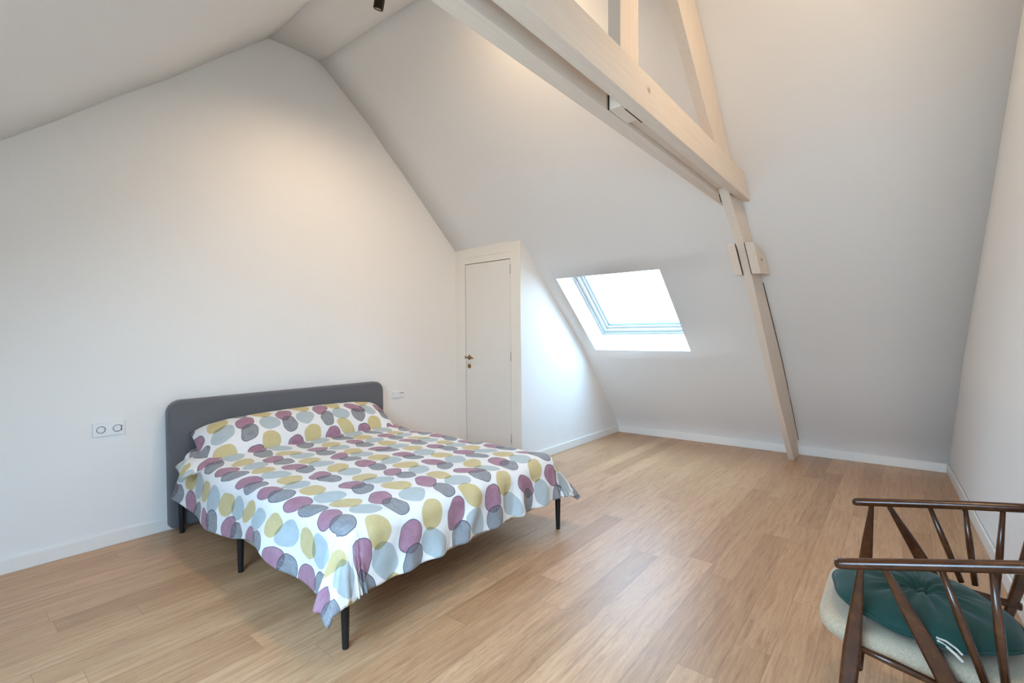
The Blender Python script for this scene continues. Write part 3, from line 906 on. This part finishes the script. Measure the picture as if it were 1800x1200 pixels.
# green tufted round cushion lying on the seat
def cushion():
    bm = BM(); N = 96; RR = .235; T = .056
    C0 = Vector((1.938, -3.862, .450)); ang = math.radians(-3.5)
    rings = []
    for side in (1, -1):
        rs = []
        for ir in range(0, 23):
            r = ir/22
            row = []
            if ir == 0:
                row.append((0, 0, side*T*.22))
            else:
                for k in range(N):
                    a = 2*PI*k/N
                    h = T*(max(0, 1-r**2.6))**.62
                    dim = .80*math.exp(-(r/.12)**2)
                    z = h*(1-dim)
                    pl = (.5+.5*math.sin(a*9+1.3*math.sin(a*2+.7)+.8))
                    z -= T*.17*(pl**3)*math.sin(min(1., r*1.25)*PI)**.8*(1 if side > 0 else .3)
                    z -= T*.10*(.5+.5*math.sin(a*17+2*math.sin(a*3)))**4*math.exp(-((r-.30)/.22)**2)*side
                    z += .003*noise.noise(Vector((r*math.cos(a)*5, r*math.sin(a)*5, 2.)))*(1-r)
                    rr = RR*r*(1+.018*math.sin(a*9+.8)+.02*math.sin(a*3+1.))
                    row.append((rr*math.cos(a)*1.0, rr*math.sin(a)*.96, side*z if ir < 22 else 0))
            rs.append(row)
        rings.append(rs)
    top, bot = rings
    rot = Matrix.Rotation(-ang, 3, 'X')   # dips towards the back like the seat
    def mk(p): return bm.verts.new(C0 + rot @ Vector(p))
    VT = [[mk(p) for p in row] for row in top]; VB = [[mk(p) for p in row] for row in bot[:-1]] + [VT[-1]]
    for S, fl in ((VT, False), (VB, True)):
        for A, B in zip(S, S[1:]):
            for k in range(N):
                j = (k+1) % N
                q = (A[0], B[k], B[j]) if len(A) == 1 else (A[k], B[k], B[j], A[j])
                bm.faces.new(q[::-1] if fl else q)
    # piped seam
    tube(bm, [tuple(VT[-1][k % N].co) for k in range(N+1)], .0035, 8, cap=False)
    return bm, C0, rot
cb, C0, rot = cushion()
cush = tag(obj('round_cushion', cb, M_green, smooth=True), 'dark green tufted round cushion lying on the armchair seat', 'cushion')
bm = BM(); c = C0 + rot @ Vector((0, 0, .022))
tube(bm, [tuple(c+rot@Vector((-.022, .010, .006))), tuple(c+rot@Vector((-.008, .004, .012))), tuple(c+rot@Vector((.010, -.004, .012))), tuple(c+rot@Vector((.024, -.010, .006)))], [.005, .009, .009, .005], 12)
tag(obj('tuft_button', bm, M_green, cush, smooth=True), 'fabric tuft at the centre')
# cream ties
bm = BM(); b0 = Vector((1.720, -3.905, .452))
def ribbon(pts, w=.007):
    P = [Vector(p) for p in pts]; prev = None
    for i, p in enumerate(P):
        t = (P[min(i+1, len(P)-1)]-P[max(i-1, 0)]).normalized(); s = t.cross(Vector((1, 0, .2))).normalized()*w
        q = [bm.verts.new(p-s), bm.verts.new(p+s), bm.verts.new(p+s+Vector((.0015, 0, 0))), bm.verts.new(p-s+Vector((.0015, 0, 0)))]
        if prev:
            for k in range(4): bm.faces.new((prev[k], prev[(k+1) % 4], q[(k+1) % 4], q[k]))
        prev = q
ribbon([(1.716, -3.890, .462), (1.710, -3.910, .462), (1.706, -3.930, .452), (1.706, -3.942, .440)], .0025)
ribbon([(1.716, -3.892, .455), (1.711, -3.912, .447), (1.708, -3.930, .434), (1.707, -3.943, .421)], .0035)
tag(obj('tie_ribbon', bm, M_ribbon, cush), 'cream fabric tie at the cushion edge')

# ------------------------------------------------------------------ camera
YAW, PIT, ROL = map(math.radians, (50.8189, .8761, -.4516))
fw = Vector((math.sin(YAW)*math.cos(PIT), math.cos(YAW)*math.cos(PIT), -math.sin(PIT)))
rt = Vector((math.cos(YAW), -math.sin(YAW), 0)); upv = rt.cross(fw)
r2 = rt*math.cos(ROL)+upv*math.sin(ROL); u2 = -rt*math.sin(ROL)+upv*math.cos(ROL)
cd = bpy.data.cameras.new('camera'); cam = bpy.data.objects.new('camera', cd); link(cam)
mt = Matrix((r2, u2, -fw)).transposed().to_4x4(); mt.translation = Vector((0, -3.8131, 1.2912))
cam.matrix_world = mt
cd.sensor_width = 36; cd.lens = 838.79/1800*36; cd.shift_y = .97/1800
cd.clip_start = .02
bpy.context.scene.camera = cam

# ------------------------------------------------------------------ sky and exposure
w = bpy.data.worlds.new('sky'); bpy.context.scene.world = w; w.use_nodes = True
bg = w.node_tree.nodes['Background']
tc = w.node_tree.nodes.new('ShaderNodeTexCoord'); sp = w.node_tree.nodes.new('ShaderNodeSeparateXYZ')
w.node_tree.links.new(tc.outputs['Generated'], sp.inputs[0])
rp = w.node_tree.nodes.new('ShaderNodeValToRGB'); w.node_tree.links.new(sp.outputs[2], rp.inputs[0])
e = rp.color_ramp.elements
e[0].position = 0; e[0].color = (.50, .66, .81, 1); e[1].position = .6; e[1].color = (.45, .745, 1.08, 1)
w.node_tree.links.new(rp.outputs[0], bg.inputs[0])
# overcast sky, brighter towards the hidden sun on the -x side
mr = w.node_tree.nodes.new('ShaderNodeMapRange'); w.node_tree.links.new(sp.outputs[0], mr.inputs[0])
mr.inputs[1].default_value = -.8; mr.inputs[2].default_value = .8; mr.inputs[3].default_value = 33.0; mr.inputs[4].default_value = 13.0
w.node_tree.links.new(mr.outputs[0], bg.inputs[1])
sc = bpy.context.scene
sc.view_settings.view_transform = 'Standard'; sc.view_settings.look = 'None'
sc.view_settings.exposure = 0.08; sc.view_settings.gamma = 1; sc.view_settings.use_curve_mapping = False
try:
    sc.cycles.max_bounces = 12; sc.cycles.diffuse_bounces = 8; sc.cycles.use_denoising = True
    sc.cycles.sample_clamp_indirect = 8
except Exception: pass
